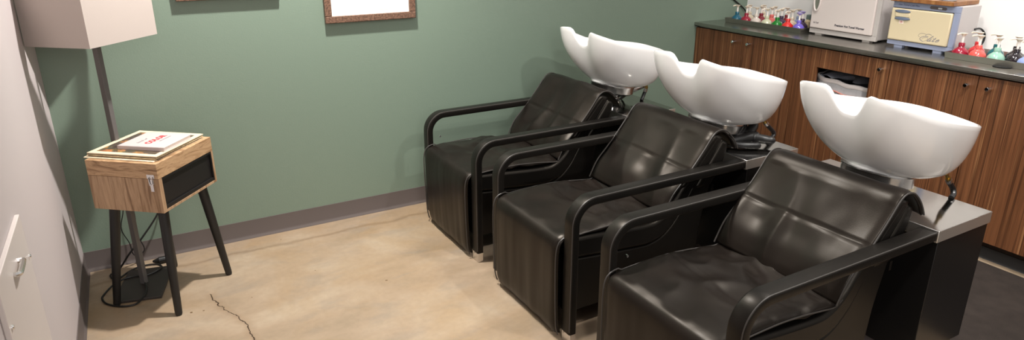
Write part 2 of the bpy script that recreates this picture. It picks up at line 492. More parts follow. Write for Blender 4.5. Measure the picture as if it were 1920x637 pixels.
def sheet(prof, n_u, n_v, y0, y1, disp, side_drop=.012, seed=0.):
    P = resample(prof, n_u); bm = bmesh.new(); grid = []
    for i, (x, z) in enumerate(P):
        a = P[max(i-1, 0)]; b = P[min(i+1, n_u-1)]
        t = Vector((b[0]-a[0], 0, b[1]-a[1])).normalized(); n = Vector((-t.z, 0, t.x))
        row = []
        for j in range(n_v):
            v = j/(n_v-1); y = y0+(y1-y0)*v
            e = min(v, 1-v)*abs(y1-y0)
            d = disp(x, y, z, i/(n_u-1), v)
            # edges roll down
            k = max(0, 1-e/.035); d -= side_drop*k*k
            p = Vector((x, y, z))+n*d
            row.append(bm.verts.new(p))
        grid.append(row)
    for i in range(n_u-1):
        for j in range(n_v-1): bm.faces.new((grid[i][j], grid[i][j+1], grid[i+1][j+1], grid[i+1][j]))
    return bm, grid

def nz(x, y, z): return noise.noise(Vector((x, y, z)))
def ridge(x, y, z):
    return 1-abs(noise.noise(Vector((x, y, z))))*2

def chair_tree(variant):
    root = thing('shampoo_chair', '', 'chair', (2.2, -.519, 0))
    s = variant*7.3
    yi0, yi1 = YR+AW+.002, YL-AW-.002       # inner width between arms
    # structural shell, cushion band
    rear = resample(REAR, 40)
    crease = resample(CREASE, 40); inner = resample(INNER, 40)
    poly = list(crease)+list(reversed(resample(REAR[2:], 24)))+[(1.66, .10)]
    obj('seat_shell', prism_xz(poly, yi0+.008, yi1-.008), 'leather', root, bevel=.008)
    c2 = [(a[0]+.003, a[1]+.004) for a in crease]
    bulge = band_xz(inner, c2, yi0, yi1)
    obj('seat_cushion', bulge, 'leather', root, bevel=.014)
    # seat cover with its drop to the floor
    def d1(x, y, z, u, v):
        d = 0
        if u < .46:     # hanging front: long vertical folds
            w = min(1, u/.12)
            d += .0045*nz(y*11+s, z*1.3, 3+s)+.0016*nz(y*30, z*2.6, s+9)*min(1, max(0, (.44-z)/.2+.3))
            d += .006*(1-min(1, u/.2))*nz(y*6, 1, s)
        else:
            q = (u-.46)/.54
            d += .009*nz(x*5+s, y*6, 2.+s)
            d += .013*(.25+q)*(ridge(x*7+y*3+s, y*7-x*4, 4.+s)-.5)
            d += .006*q*q*(ridge(x*19+s, y*8, 1.)-.5)+.003*nz(x*16, y*14, s)
            g = abs(x-(1.865+.02*(v-.5))); d -= .004*max(0, 1-g/.012)
        return d
    bm, grid = sheet(cover_profile(), 92, 64, yi0+.004, yi1-.004, d1, seed=s)
    sc = obj('seat_cover', bm, 'pad', root, angle=180, solid=.006)
    # piping down the free edges
    def edge_tube(P, r=.0035): return tube(P, r, 6)
    prof = resample(cover_profile(), 60)
    for y in (yi0+.004, yi1-.004):
        P = [(x-.001 if i < 26 else x, y, z-.010 if i > 28 else z) for i, (x, z) in enumerate(prof)]
        obj('piping', edge_tube(P, .0028), 'stitch', sc)
    # back cover, over the top and down behind
    bp = [(2.118, .430), (2.157, .503), (2.21, .560), (2.265, .620), (2.315, .680), (2.348, .724), (2.372, .745), (2.400, .750), (2.432, .740), (2.465, .712), (2.490, .682), (2.508, .652)]
    def d2(x, y, z, u, v):
        d = .007*nz(x*5+s, y*6, 8+s)
        if u < .62:
            d += .016*(ridge(y*6.5+s, z*2.4-y*1.3, 5+s)-.5)*max(0, 1-abs(u-.25)/.45)+.003*nz(x*14, y*15, s+3)
            g = abs(u-.355); d -= .006*max(0, 1-g/.012)
            g2 = abs(u-.0); d -= .004*max(0, 1-g2/.05)
        return d
    bm, grid = sheet(bp, 76, 64, yi0-.004, yi1+.004, d2, side_drop=.008)
    bc = obj('back_cover', bm, 'pad', root, angle=180, solid=.007)
    prof = resample(bp, 40)
    for y in (yi0-.003, yi1+.003):
        obj('piping', edge_tube([(x+.003, y, z-.006) for x, z in prof], .003), 'stitch', bc)
    # padded back behind the cover
    ci = [(2.20, .518), (2.262, .600), (2.315, .664), (2.352, .708), (2.385, .728)]
    co = [(2.285, .500), (2.345, .585), (2.392, .650), (2.418, .690), (2.432, .708)]
    obj('back_cushion', band_xz(resample(ci, 14), resample(co, 14), yi0+.001, yi1-.001), 'leather', root, bevel=.014)
    ci = [(2.288, .500), (2.348, .585), (2.395, .650), (2.424, .694)]
    co = [(2.389, .500), (2.432, .575), (2.458, .640), (2.462, .682)]
    obj('back_shell', band_xz(resample(ci, 14), resample(co, 14), yi0+.004, yi1-.004), 'leather', root, bevel=.014)
    tg = bx(2.389, 2.402, yi0+.0065, yi0+.0095, .468, .502)
    obj('maker_tag', tg, 'leather', root)
    # arms with chrome feet
    for y0, y1 in ((YR, YR+AW), (YL-AW, YL)):
        a = obj('armrest', arm_bm(y0, y1), 'leather', root, angle=50)
        b = arm_seam(y0+.004); 
        obj('seam', b, 'stitch', a)
        obj('foot', bx(1.6345, 1.663, y0+.001, y1-.001, 0, .049), 'alu', a, bevel=.002, label='square brushed metal foot')
    k = lathe([(.0045, 0), (.0045, .006), (.002, .009), (.0003, .0095)], (1.69, yi1-.011, .473), 10, axis='y')
    # pedestal behind the seat
    obj('pedestal', bx(2.519, 2.820, YR, YL, .118, .570), 'lam', root, bevel=.002)
    obj('plinth', bx(2.560, 2.790, YR+.03, YL-.03, 0, .118), 'plinth', root, smooth=False)
    st = bmesh.new(); box(st, 2.506, 2.828, YR-.003, YL+.003, .569, .611)
    for fc in st.faces:
        fc.normal_update(); fc.material_index = 0 if abs(fc.normal.z) > .5 else 1
    obj('steel_top', st, ['steel', 'flange_lit'], root, bevel=.0015)
    return root

# ---------------- basin
BP = dict(x0=2.7030, y0=-0.5302, z0=0.7014, al=0.0574, uc=-0.0992, A=0.2750, B=0.2680, H0=0.2261, hn=0.0295, n=2.5483, rb=0.1087, phi=1.4536, sl=0.0440, kb=0.1347)
SWIVEL = [(.0229, .0068, .0326), (-.0119, -.0241, .0572), (.0154, -.0058, -.0748)]   # each basin stands slightly turned on its collar
def bowl_point(th, t, inset=0., p=BP):
    c, s = math.cos(th), math.sin(th); n = p['n']
    k = (abs(c)**n+abs(s)**n)**(-1/n)
    A, B = p['A']-inset, p['B']-inset
    U = p['uc']+A*k*c; V = B*k*s*(1-p['kb']*c)
    q = -k*c; front = max(0, min(1, q))
    H = p['H0']+p['sl']*q+p['hn']*front**3+.011*max(0, 1-q*q)+.006*k*s+.013*max(0, c)**4+.012*max(0, s)*max(0, c)**2-.026*max(0, s)**2*(1-c**4)*max(0, min(1, (c+.6)/.6))
    f = math.sin(p['phi']*t)/math.sin(p['phi']); g = (1-math.cos(p['phi']*t))/(1-math.cos(p['phi']))
    rb = .1215-inset*1.3                       # the foot ring sits on the chrome collar, forward of the bowl's centre
    f = f**(1+1.*max(0, -c)-.62*max(0, c)) if f > 0 else 0
    u = (-.089+rb*c)*(1-f)+U*f; v = rb*s*(1-f)+V*f; w = H*g+(1-f)*(.010-.10*rb*c)
    if c < 0:   # a scooped channel runs down from the neck notch
        u += .055*math.exp(-(v/.090)**2)*t**1.1*front
    return u, v, w
def rim_t(th):
    u, v, w = bowl_point(th, 1)
    if math.cos(th) < 0:
        cut = .086*math.exp(-(abs(v)/.064)**4)
        target = w-cut; lo, hi = 0., 1.
        for _ in range(24):
            m_ = (lo+hi)/2
            if bowl_point(th, m_)[2] < target: lo = m_
            else: hi = m_
        return (lo+hi)/2
    return 1.
def to_world(u, v, w, k=0, p=BP):
    ca, sa = math.cos(p['al']), math.sin(p['al']); dx, dy, yw = SWIVEL[k]
    X, Y = u*ca+w*sa, v
    return Vector((p['x0']+dx+X*math.cos(yw)-Y*math.sin(yw), p['y0']+dy+X*math.sin(yw)+Y*math.cos(yw), p['z0']+w*ca-u*sa))
def basin_bm(kk=0):
    bm = bmesh.new(); seg = 168; nt = 24; rings = []
    ths = [2*PI*k/seg for k in range(seg)]
    tm = [rim_t(a) for a in ths]
    for i in range(nt+1):
        rings.append([bowl_point(a, m_*i/nt) for a, m_ in zip(ths, tm)])
    # rounded lip
    th_ = .013
    for q in range(1, 5):
        a = PI*q/5
        ring = []
        for an, m_ in zip(ths, tm):
            o = Vector(bowl_point(an, m_)); i_ = Vector(bowl_point(an, m_, th_))
            mid = (o+i_)/2; h = (o-i_)/2
            ring.append(mid+h*math.cos(a)+Vector((0, 0, .0055*math.sin(a))))
        rings.append(ring)
    for i in range(nt, -1, -1):
        r = []
        for an, m_ in zip(ths, tm):
            u, v, w = bowl_point(an, max(.02, m_*i/nt), th_)
            r.append((u, v, w+.014*(1-i/nt)))
        rings.append(r)
    rings = [[to_world(*p, kk) for p in r] for r in rings]
    loft(bm, rings)
    return bm

def basin_parts(root, variant):
    p = BP
    obj('basin', basin_bm(variant), 'ceramic', root, angle=180, label='white ceramic wash basin with a neck notch')
    ct = math.radians(9); cc = to_world(-.089, 0, .009, variant)
    def L(prof, seg=44):
        bm = bmesh.new(); rings = []
        for r, h in prof:
            ring = []
            for k in range(seg):
                a = 2*PI*k/seg; x, y = r*math.cos(a), r*math.sin(a)
                ring.append(cc+Vector((x*math.cos(ct)+h*math.sin(ct), y, h*math.cos(ct)-x*math.sin(ct))))
            rings.append(ring)
        loft(bm, rings); return bm
    obj('collar', L([(.110, .001), (.124, 0), (.1285, -.003), (.1285, -.008), (.1245, -.010), (.1235, -.013), (.1225, -.046), (.110, -.056), (.070, -.060), (.05, -.060)]), 'drum', root)
    cx, cy = cc.x+.0, cc.y
    obj('neck', lathe([(.050, .655), (.050, .640), (.043, .638), (.043, .618), (.054, .616), (.054, .6112)], (cx, cy, 0), 28), 'chrome', root)
    # pivot lever under the rear of the bowl
    a = Vector((cx+.10, cy-.03, .668)); b = Vector((2.835, -.575, .690))
    obj('drain_pipe', tube([a, (a+b)/2+Vector((0, 0, -.004)), b], [.020, .016, .010], 12, smooth=4), 'alu', root)
    HP = [[(2.824, -.600, .690), (2.812, -.600, .655), (2.796, -.604, .630), (2.780, -.612, .613)],
          [(2.794, -.660, .702), (2.830, -.660, .664), (2.868, -.664, .632), (2.850, -.672, .613), (2.79, -.70, .620)],
          [(2.798, -.682, .694), (2.823, -.680, .668), (2.852, -.682, .640), (2.850, -.690, .622), (2.826, -.697, .612)]][variant]
    HP = [Vector(h) for h in HP]
    q = HP[0]; d = (HP[1]-HP[0]).normalized()
    f = bmesh.new()
    tube([q-d*.022, q+d*.006, q+d*.006, q+d*.022], [.006, .006, .0095, .0095], 10, f)
    hs = [q+d*.018, q+d*.034]+HP[2:]
    ho = obj('hose', tube(hs, .0098, 10, smooth=8), 'hose', root)
    obj('fitting', f, 'brass', ho, label='brass hose fitting')
    fe = tube([q+d*.020, q+d*.036], .0108, 10)
    obj('ferrule', fe, 'alu', ho)
    lh = [Vector((cx-.03, cy+.04, .650)), Vector((cx-.055, cy+.02, .632)), Vector((cx-.03, cy-.06, .628)), Vector((cx+.05, cy-.05, .640)), Vector((cx+.085, cy+.03, .622)), Vector((cx+.06, cy+.12, .619))]
    obj('hose', tube(lh, .006, 8, smooth=8), 'hose', root)

def copy_tree(o, parent=None):
    c = o.copy(); COL.objects.link(c)
    if parent is not None: c.parent = parent
    for ch in list(o.children): copy_tree(ch, c)
    return c

S = [0, .7766, 1.5637]
LBL = ['black leather shampoo chair with white basin beside the green wall, farthest of the three',
       'black leather shampoo chair with white basin, in the middle between the other two',
       'black leather shampoo chair with white basin and a fully visible seat, nearest of the three']
chairs = []
for k in range(3):
    c = chair_tree(k); basin_parts(c, k)
    c.location.y -= S[k]; c['label'] = LBL[k]; c['group'] = 'shampoo chairs in a row'
    chairs.append(c)
# little screw heads on the inner side of the left arm
for k in (0, 2):
    y = YL-AW-.0008
    pin = lathe([(.0050, -.0045), (.0050, 0.004), (.002, .006)], (1.70, y-.0035, .477), 10, axis='y')
    bmesh.ops.translate(pin, verts=pin.verts, vec=(0, 0, 0))
    obj('screw_cap', pin, 'chrome', chairs[k], label='small bright screw cap')

# crumpled black glove on the middle steel top
def blob_bm(parts):
    bm = bmesh.new()
    for pts, rad in parts: tube(pts, rad, 10, bm, smooth=4)
    return bm
gy = -S[1]
glove = bmesh.new()
def finger(pts, r):
    P = smooth_path(pts, 5); rr = []
    for i in range(len(P)):
        t = i/(len(P)-1); rr.append(r[0]+(r[1]-r[0])*t)
    # rounded tip
    d = (P[-1]-P[-2]).normalized(); P += [P[-1]+d*r[1]*.6, P[-1]+d*r[1]*.95]; rr += [r[1]*.75, r[1]*.2]
    tube(P, rr, 12, glove)
zz = .611
GX, GY = 2.60, -1.455
finger([(2.560, GY+.02, zz+.022), (2.62, GY-.01, zz+.036), (2.66, GY-.02, zz+.040), (2.69, GY-.03, zz+.034)], (.020, .032))
finger([(2.62, GY+.01, zz+.035), (2.66, GY+.02, zz+.062), (2.675, GY+.025, zz+.078)], (.026, .016))
finger([(2.67, GY-.005, zz+.045), (2.705, GY+.0, zz+.075), (2.72, GY+.005, zz+.088)], (.026, .017))
finger([(2.67, GY-.03, zz+.040), (2.71, GY-.055, zz+.034), (2.735, GY-.085, zz+.032)], (.024, .017))
finger([(2.57, GY+.01, zz+.020), (2.61, GY-.045, zz+.018), (2.66, GY-.075, zz+.017)], (.017, .0155))
tag(obj('rubber_glove', glove, 'rubber', angle=180), 'crumpled black rubber glove lying on the steel top behind the middle chair', 'glove')

# ------------------------------------------------------------------ cabinets and counter on the right
XF = 3.759
def knob(parent, y, z):
    obj('knob', lathe([(.0065, XF), (.0065, XF-.012), (.0098, XF-.013), (.0102, XF-.033), (.0085, XF-.0355), (.001, XF-.0355)], (0, y, z), 16, axis='x'), 'chrome', parent, label='short round chrome knob')
def cabinet(y0, y1, label, bay=False):
    t = thing('base_cabinet', label, 'cabinet', (4.0, (y0+y1)/2, 0), group='cabinet units under the counter')
    cb = bmesh.new(); xb = XR-.004
    if bay:     # open bay for the bin: back, floor, top and two sides
        for a in ((4.16, xb, y0, y1, .098, .874), (XF+.02, 4.16, y0, y1, .098, .14), (XF+.02, 4.16, y0, y1, .84, .874), (XF+.02, 4.16, y0, y0+.012, .14, .84), (XF+.02, 4.16, y1-.012, y1, .14, .84)): box(cb, *a)
    else: box(cb, XF+.02, xb, y0, y1, .098, .874)
    obj('carcass', cb, 'cavity', t, smooth=False)
    obj('plinth', bx(XF+.055, xb, y0, y1, .0, .0975), 'kickwood', t, smooth=False)
    return t
def doors(t, rows):
    for y1, y0, ky in rows:
        d = obj('door', bx(XF, XF+.019, y0, y1, .098, .874), 'zebrano', t, smooth=False, bevel=.0012)
        knob(d, ky, .827)
t = cabinet(-.828, -.002, 'brown zebra-grain two-door cabinet in the corner by the green wall, under the left tray')
doors(t, [(-.003, -.411, -.363), (-.415, -.826, -.482)])
t = cabinet(-4.2, -1.402, 'brown zebra-grain cabinet right of the rubbish opening, under the right tray')
doors(t, [(-1.404, -1.826, -1.791), (-1.830, -2.25, -1.886), (-2.254, -2.68, -2.64), (-2.684, -3.10, -2.72)])
kb = bmesh.new(); loft(kb, [[(XF+.0545-d, y, h) for d, h in ((.0, .058), (.006, .058), (.007, .012), (.014, 0), (0, 0))] for y in (-4.2, -.013)])
obj('baseboard_right', kb, 'kick', kind='structure', angle=60)
t = cabinet(-1.400, -.830, 'brown zebra-grain cabinet with the rectangular rubbish opening in its front', bay=True)
# tilt-out bin door with its opening
OY0, OY1, OZ0, OZ1 = -1.302, -.976, .50, .767
db = bmesh.new()
for a in ((XF, XF+.019, -1.400, OY0, .098, .874), (XF, XF+.019, OY1, -.830, .098, .874), (XF, XF+.019, OY0, OY1, OZ1, .874), (XF, XF+.019, OY0, OY1, .098, OZ0)): box(db, *a)
bmesh.ops.remove_doubles(db, verts=db.verts, dist=1e-5)
d = obj('bin_door', db, 'zebrano', t, smooth=False, label='cabinet door with a rectangular rubbish opening')
knob(d, -1.364, .825)

ct = bmesh.new(); box(ct, 3.739, XR-.001, -4.25, -.001, .889, .910)
box(ct, 3.775, XR-.004, -4.25, -.002, .876, .889)
tag(obj('countertop', ct, 'counter', bevel=.002), 'long grey brushed steel countertop on the wooden cabinets', 'countertop')
gr = lathe([(.036, .9102), (.040, .9125), (.036, .9135), (.030, .9125), (.001, .9122)], (3.893, -1.853, 0), 28)
tag(obj('counter_grommet', gr, 'slot'), 'dark round grommet in the steel countertop in front of the right tray', 'grommet')

# waste bin seen through the opening
t = thing('waste_bin', 'grey waste bin lined with a plastic bag inside the cabinet opening', 'bin', (3.97, -1.115, .14))
def rim_loop(z_off, grow=0., n=48):
    out = []
    for k in range(n):
        a = 2*PI*k/n; c, s_ = math.cos(a), math.sin(a); kk = (abs(c)**5+abs(s_)**5)**(-.2)
        x = 3.955+(.145+grow)*kk*c; y = -1.115+(.185+grow)*kk*s_
        z = .700+.06*(y+1.115)+z_off+.02*((x-3.81)/.29)+.004*math.sin(9*a)
        out.append(Vector((x, y, z)))
    return out
body = bmesh.new()
loft(body, [[Vector((3.955+(p.x-3.955)*.85, -1.115+(p.y+1.115)*.85, .141)) for p in rim_loop(0)], rim_loop(-.03)], cap=False)
obj('bin_body', body, 'liner', t, angle=180, solid=.003)
ln = bmesh.new()
loft(ln, [[p+Vector((0, 0, .004*math.sin(23*i)+.003*math.sin(41*i))) for i, p in enumerate(rim_loop(-.085, .010))], rim_loop(-.06, .007), rim_loop(-.02, .006)], cap=False)
lo = obj('bin_liner', ln, 'linerclear', t, angle=180, label='milky translucent bag cuff folded over the rim')
hem = bmesh.new(); loft(hem, [rim_loop(-.02, .0075), rim_loop(-.004, .010), rim_loop(.004, .006), rim_loop(-.002, -.002)], cap=False)
obj('bag_hem', hem, 'linerhem', lo, angle=180)
tie = bmesh.new(); P = rim_loop(-.062, .011); tube(P+[P[0]], .0042, 6, tie); obj('drawstring', tie, 'linertie', lo)
inn = bmesh.new()
loft(inn, [rim_loop(-.002, -.002), [p+Vector((0.0, 0, .03)) if p.x > 3.97 else p for p in rim_loop(.0, -.010)], [Vector((3.955+(p.x-3.955)*.75, -1.115+(p.y+1.115)*.75, .55)) for p in rim_loop(0)], [Vector((3.955+(p.x-3.955)*.3, -1.115+(p.y+1.115)*.3, .50)) for p in rim_loop(0)]], cap=True)
obj('bag_inside', inn, 'liner', lo, angle=180)
fold = bmesh.new()
rows = []
for i in range(9):
    u = i/8; rows.append([(3.82+.25*u, -.965-.30*j/14, .705+.045*u+.012*math.sin(j*.9)+.008*math.sin(u*6+j*.5)-.035*(j/14)) for j in range(15)])
V = [[fold.verts.new(p) for p in r] for r in rows]
for a, b in zip(V, V[1:]):
    for j in range(14): fold.faces.new((a[j], a[j+1], b[j+1], b[j]))
obj('bag_fold', fold, 'liner', lo, angle=180)

# ------------------------------------------------------------------ towel warmers
FX = (0, -1, 0); UP = (0, 0, 1)
t = thing('towel_warmer', 'tall white hot towel warmer with a vertical handle, beside the left tray', 'towel warmer', (4.1, -.94, .91))
obj('body', bx(3.992, 4.205, -1.150, -.738, .9205, 1.36), 'sidegrey', t, smooth=False, bevel=.006)
fr = bmesh.new(); box(fr, 3.978, 3.998, -1.160, -.730, .9195, .9465); box(fr, 3.980, 3.998, -1.160, -1.134, .9465, 1.37); box(fr, 3.984, 3.998, -.7345, -.730, .9465, 1.37)
obj('front_frame', fr, 'greyplastic', t, smooth=False, bevel=.002)
dr = obj('door', bx(3.970, 3.992, -1.133, -.733, .950, 1.37), 'whiteplastic', t, bevel=.005)
hb = bmesh.new()
ring = [(3.966, -.766+.021*math.cos(a), 1.118+.066*math.sin(a)) for a in [2*PI*k/32 for k in range(32)]]
tube(ring+[ring[0]], .0055, 8, hb)
hd = obj('handle', hb, 'whiteplastic', dr)
ov = bmesh.new(); loft(ov, [[(3.9695, -.766+.018*math.cos(a), 1.118+.062*math.sin(a)) for a in [2*PI*k/32 for k in range(32)]], [(3.972, -.766+.018*math.cos(a), 1.118+.062*math.sin(a)) for a in [2*PI*k/32 for k in range(32)]]])
obj('grip_recess', ov, 'handleslot', hd, label='olive grey oval recess behind the handle')
text_child('lettering', 'Premium Hot Towel Warmer', .0155, frame_matrix((3.9695, -.995, .9815), FX, UP, 1.0, 1.15), 'ink', dr, bold=.0003)
lg = text_child('logo', 'FanTech', .0145, frame_matrix((3.9695, -.774, .983), FX, UP, .75, 1.0), 'inkfaint', dr, shear=.35)
for y in (-1.10, -.79):
    for x in (3.985, 4.15): obj('foot', bx(x, x+.035, y-.022, y+.022, .9102, .9205), 'greyplastic', t, smooth=False)

t = thing('towel_warmer', 'small cream and blue-grey towel warmer under a wooden board, beside the right tray', 'towel warmer', (4.08, -1.40, .91))
obj('body', bx(3.990, 4.178, -1.571, -1.232, .925, 1.152), 'sidegrey', t, smooth=False, bevel=.004)
fr = bmesh.new()
box(fr, 3.975, 3.995, -1.573, -1.229, 1.120, 1.1525); box(fr, 3.975, 3.995, -1.573, -1.5475, .947, 1.120); box(fr, 3.975, 3.995, -1.573, -1.229, .924, .947)
fo = obj('front_frame', fr, 'bluegrey', t, smooth=False, bevel=.002)
bk = bx(3.986, 3.992, -1.549, -1.228, .945, 1.122); obj('gap', bk, 'slot', fo, smooth=False)
dr = obj('door', bx(3.966, 3.987, -1.546, -1.230, .9495, 1.1175), 'cream', t, bevel=.006)
hd = None
for z, w in ((1.1035, 0), (1.0655, -.004)):
    l = bmesh.new(); n = 28
    rings = []
    for xo, sc_ in ((3.967, 1.0), (3.9625, 1.0), (3.960, .82)):
        rings.append([(xo, -1.2925+w+.042*sc_*math.cos(2*PI*k/n)*1.0, z+.0085*sc_*math.sin(2*PI*k/n)-.0*k) for k in range(n)])
    loft(l, rings)
    if hd is None: hd = obj('handle', l, 'bluegreydark', dr)
    else: obj('lower_grip', l, 'bluegreydark', hd)
obj('finger_bar', bx(3.9615, 3.967, -1.334, -1.256, 1.074, 1.095), 'cream', hd, bevel=.002)
obj('sticker', bx(3.9652, 3.9668, -1.306, -1.282, 1.039, 1.057), 'sticker', dr, smooth=False)
text_child('sticker_lettering', 'Dr', .013, frame_matrix((3.9648, -1.294, 1.048), FX, UP), 'inkred', dr, shear=.2)
text_child('lettering', 'Hot Towel Cabi Mini', .0125, frame_matrix((3.9745, -1.313, 1.137), FX, UP, 1.05, 1.1), 'inkblue', fo, shear=.35)
cbm = bmesh.new(); n = 10
pts = [(-1.4325+.0075*math.cos(PI/2+PI*k/n)*-1*-1, 1.1365+.0075*math.sin(PI/2+PI*k/n)) for k in range(n+1)]
pl = [(-1.432+.0075*math.sin(PI*k/n), 1.1368+.0075*math.cos(PI*k/n)) for k in range(n+1)]+[(-1.502-.0075*math.sin(PI*k/n), 1.1355-.0075*math.cos(PI*k/n)) for k in range(n+1)]
loft(cbm, [[(3.9735, y, z) for y, z in pl], [(3.9765, y, z) for y, z in pl]])
cbo = obj('control_strip', cbm, 'controlbar', fo, smooth=False)
obj('button', bx(3.9715, 3.974, -1.487, -1.467, 1.132, 1.1395), 'silver', cbo, bevel=.001)
for y in (-1.50, -1.292):
    for x in (3.980, 4.12): obj('foot', bx(x, x+.03, y-.022, y+.022, .9102, .925), 'bluegrey', t, smooth=False)
# flowing script word on the cream door
def zp(a, b):   # script sheet units -> door plane
    y = -1.4065+(205-a)*.0002415
    z = .9995-(b-160)*.000183+(a-205)*.0000235
    return (3.9655, y, z)
SCRIPT = [([(205, 248), (180, 235), (168, 200), (195, 160), (255, 145), (320, 170)], 1.6), ([(450, 195), (400, 165), (345, 172), (325, 205), (345, 232), (385, 232)], 2.0),
          ([(385, 232), (300, 232), (235, 260), (215, 300), (240, 345), (290, 375)], 3.0), ([(290, 375), (350, 345), (385, 295), (365, 265), (310, 265), (265, 290), (255, 325)], 1.5),
          ([(490, 215), (440, 265), (390, 325), (375, 355), (395, 362), (415, 345)], 3.8), ([(465, 290), (430, 335), (425, 362), (455, 350)], 3.8), ([(490, 265), (498, 272)], 4.0),
          ([(550, 262), (500, 330), (480, 362), (505, 367), (525, 348)], 3.8), ([(505, 292), (560, 300)], 2.0),
          ([(560, 350), (610, 338), (625, 318), (600, 315), (560, 345), (550, 375), (580, 378), (620, 352)], 2.6)]
wm = bmesh.new()
for pts, w in SCRIPT: tube([zp(*p) for p in pts], w*.00032, 6, wm, smooth=5)
for v in wm.verts: v.co.x = 3.9655+(v.co.x-3.9655)*.5
obj('script_lettering', wm, 'inkblue', dr)

t = thing('wooden_board', 'butcher-block wooden board lying on top of the small cream warmer', 'board', (4.07, -1.38, 1.153))
obj('board', bx(3.955, 4.19, -1.548, -1.220, 1.1535, 1.1745), 'board', t, bevel=.002)
tag(obj('glass_jar', lathe([(.002, 1.1750), (.034, 1.1750), (.040, 1.180), (.041, 1.26), (.038, 1.262), (.037, 1.184), (.002, 1.181)], (4.005, -1.49, 0), 28), 'glass'), 'clear glass jar standing on the wooden board', 'jar')

# ------------------------------------------------------------------ trays and pump bottles
def tray(x0, x1, y0, y1, z0, h, th=.003):
    bm = bmesh.new()
    o = lambda z, g: [(x0-g, y0-g, z), (x1+g, y0-g, z), (x1+g, y1+g, z), (x0-g, y1+g, z)]
    loft(bm, [o(z0, 0), o(z0+h, .004), o(z0+h, .001), o(z0+th, -th)], cap=True)
    return bm
tag(obj('tray', tray(3.925, 4.17, -.706, -.105, .9105, .030), 'tray', smooth=False), 'long dark steel tray of pump bottles in the corner by the green wall', 'tray')
tag(obj('tray', tray(3.895, 4.15, -2.25, -1.588, .9105, .030), 'tray', smooth=False), 'steel tray of pump bottles right of the cream towel warmer', 'tray')
def bottle_mat(name, rgb, clear=False):
    m, nt, b = new_mat(name); b.inputs['Base Color'].default_value = srgb(*rgb); b.inputs['Roughness'].default_value = .12
    b.inputs['Coat Weight'].default_value = .5
    M[name] = m
COLS = dict(teal=(16, 84, 106), crimson=(140, 18, 44), clear=(200, 188, 178), palegreen=(188, 188, 160), green=(20, 108, 32), red=(200, 40, 38), violet=(108, 92, 184),
            ivory=(200, 186, 162), maroon=(122, 24, 38), salmon=(206, 98, 92), plum=(56, 38, 62), greyblue=(136, 150, 182), beige=(198, 180, 158), coral=(214, 84, 76), scarlet=(186, 42, 44), deepteal=(20, 92, 96),
            mint=(140, 182, 164), black=(34, 26, 30), periwinkle=(140, 156, 202))
for k, v in COLS.items(): bottle_mat('liquid_'+k, v)
M['pump'] = plain('translucent_pump_plastic', srgb(226, 210, 190), .35)
M['pumpviolet'] = plain('lilac_pump_plastic', srgb(160, 146, 206), .35)
M['pumpstem'] = plain('white_pump_stem', srgb(240, 232, 224), .35)
BP_MESH = {}
def bottle_meshes():
    body = lathe([(.001, 0), (.029, 0), (.0335, .005), (.036, .016), (.0345, .027), (.028, .037), (.019, .044), (.0135, .049), (.012, .053)], (0, 0, 0), 24)
    collar = lathe([(.0118, .052), (.0138, .053), (.0138, .066), (.012, .069), (.006, .070)], (0, 0, 0), 18)
    stem = lathe([(.0052, .069), (.0052, .104)], (0, 0, 0), 10)
    head = lathe([(.007, .100), (.0085, .104), (.014, .1105), (.016, .113), (.001, .1145)], (0, 0, 0), 16)
    tube([(0, 0, .111), (.016, 0, .112), (.030, 0, .110), (.033, 0, .106)], .0034, 8, head, smooth=3)
    for n, b in (('body', body), ('collar', collar), ('stem', stem), ('pump_head', head)):
        bmesh.ops.recalc_face_normals(b, faces=b.faces)
        me = bpy.data.meshes.new('bottle_'+n); b.to_mesh(me); b.free()
        for p in me.polygons: p.use_smooth = True
        me.set_sharp_from_angle(angle=math.radians(40))
        BP_MESH[n] = me
bottle_meshes()
def put(name, me_name, mats, parent):
    me = BP_MESH[me_name].copy(); me.materials.clear(); me.materials.append(M[mats])
    o = bpy.data.objects.new(name, me); COL.objects.link(o); o.parent = parent; return o
def bottle(x, y, colr, label, group, rot, pump='pump', sc=1.):
    r = thing('pump_bottle', label, 'bottle', (x, y, .9138), rot, group, world=False); r.scale = (sc, sc, sc)
    b = put('bottle_body', 'body', 'liquid_'+colr, r)
    put('collar', 'collar', 'liquid_'+colr, r)
    p = put('pump_head', 'pump_head', pump, r); put('stem', 'stem', 'pumpstem', p)
    return r
G1 = 'pump bottles in the left tray'
L1 = [(3.965, -.165, 'teal', 'teal pump bottle at the green-wall end of the left tray'), (3.965, -.245, 'crimson', 'crimson pump bottle in the front row of the left tray'),
      (3.968, -.325, 'clear', 'clear whitish pump bottle in the front row of the left tray, beside the crimson one'), (3.965, -.415, 'palegreen', 'pale cream-green pump bottle in the front row of the left tray'),
      (3.965, -.497, 'green', 'bright green pump bottle in the front row of the left tray'), (3.965, -.578, 'red', 'bright red pump bottle in the front row of the left tray'),
      (3.965, -.660, 'violet', 'violet pump bottle with a lilac pump at the warmer end of the left tray'),
      (4.045, -.200, 'ivory', 'ivory pump bottle behind the crimson one in the left tray'), (4.045, -.300, 'maroon', 'dark maroon pump bottle in the second row of the left tray'),
      (4.045, -.385, 'salmon', 'salmon pink pump bottle in the second row of the left tray'), (4.045, -.462, 'plum', 'dark plum pump bottle behind the green one in the left tray'),
      (4.045, -.545, 'beige', 'beige pump bottle behind the red one in the left tray'), (4.045, -.622, 'plum', 'dark plum pump bottle half hidden by the tall white warmer'),
      (4.125, -.250, 'ivory', 'ivory pump bottle in the back row of the left tray behind the maroon one'), (4.125, -.345, 'clear', 'clear pump bottle in the back row of the left tray behind the salmon one'), (4.125, -.440, 'maroon', 'maroon pump bottle in the back row of the left tray'),
      (4.125, -.530, 'greyblue', 'grey-blue pump bottle in the back row of the left tray')]
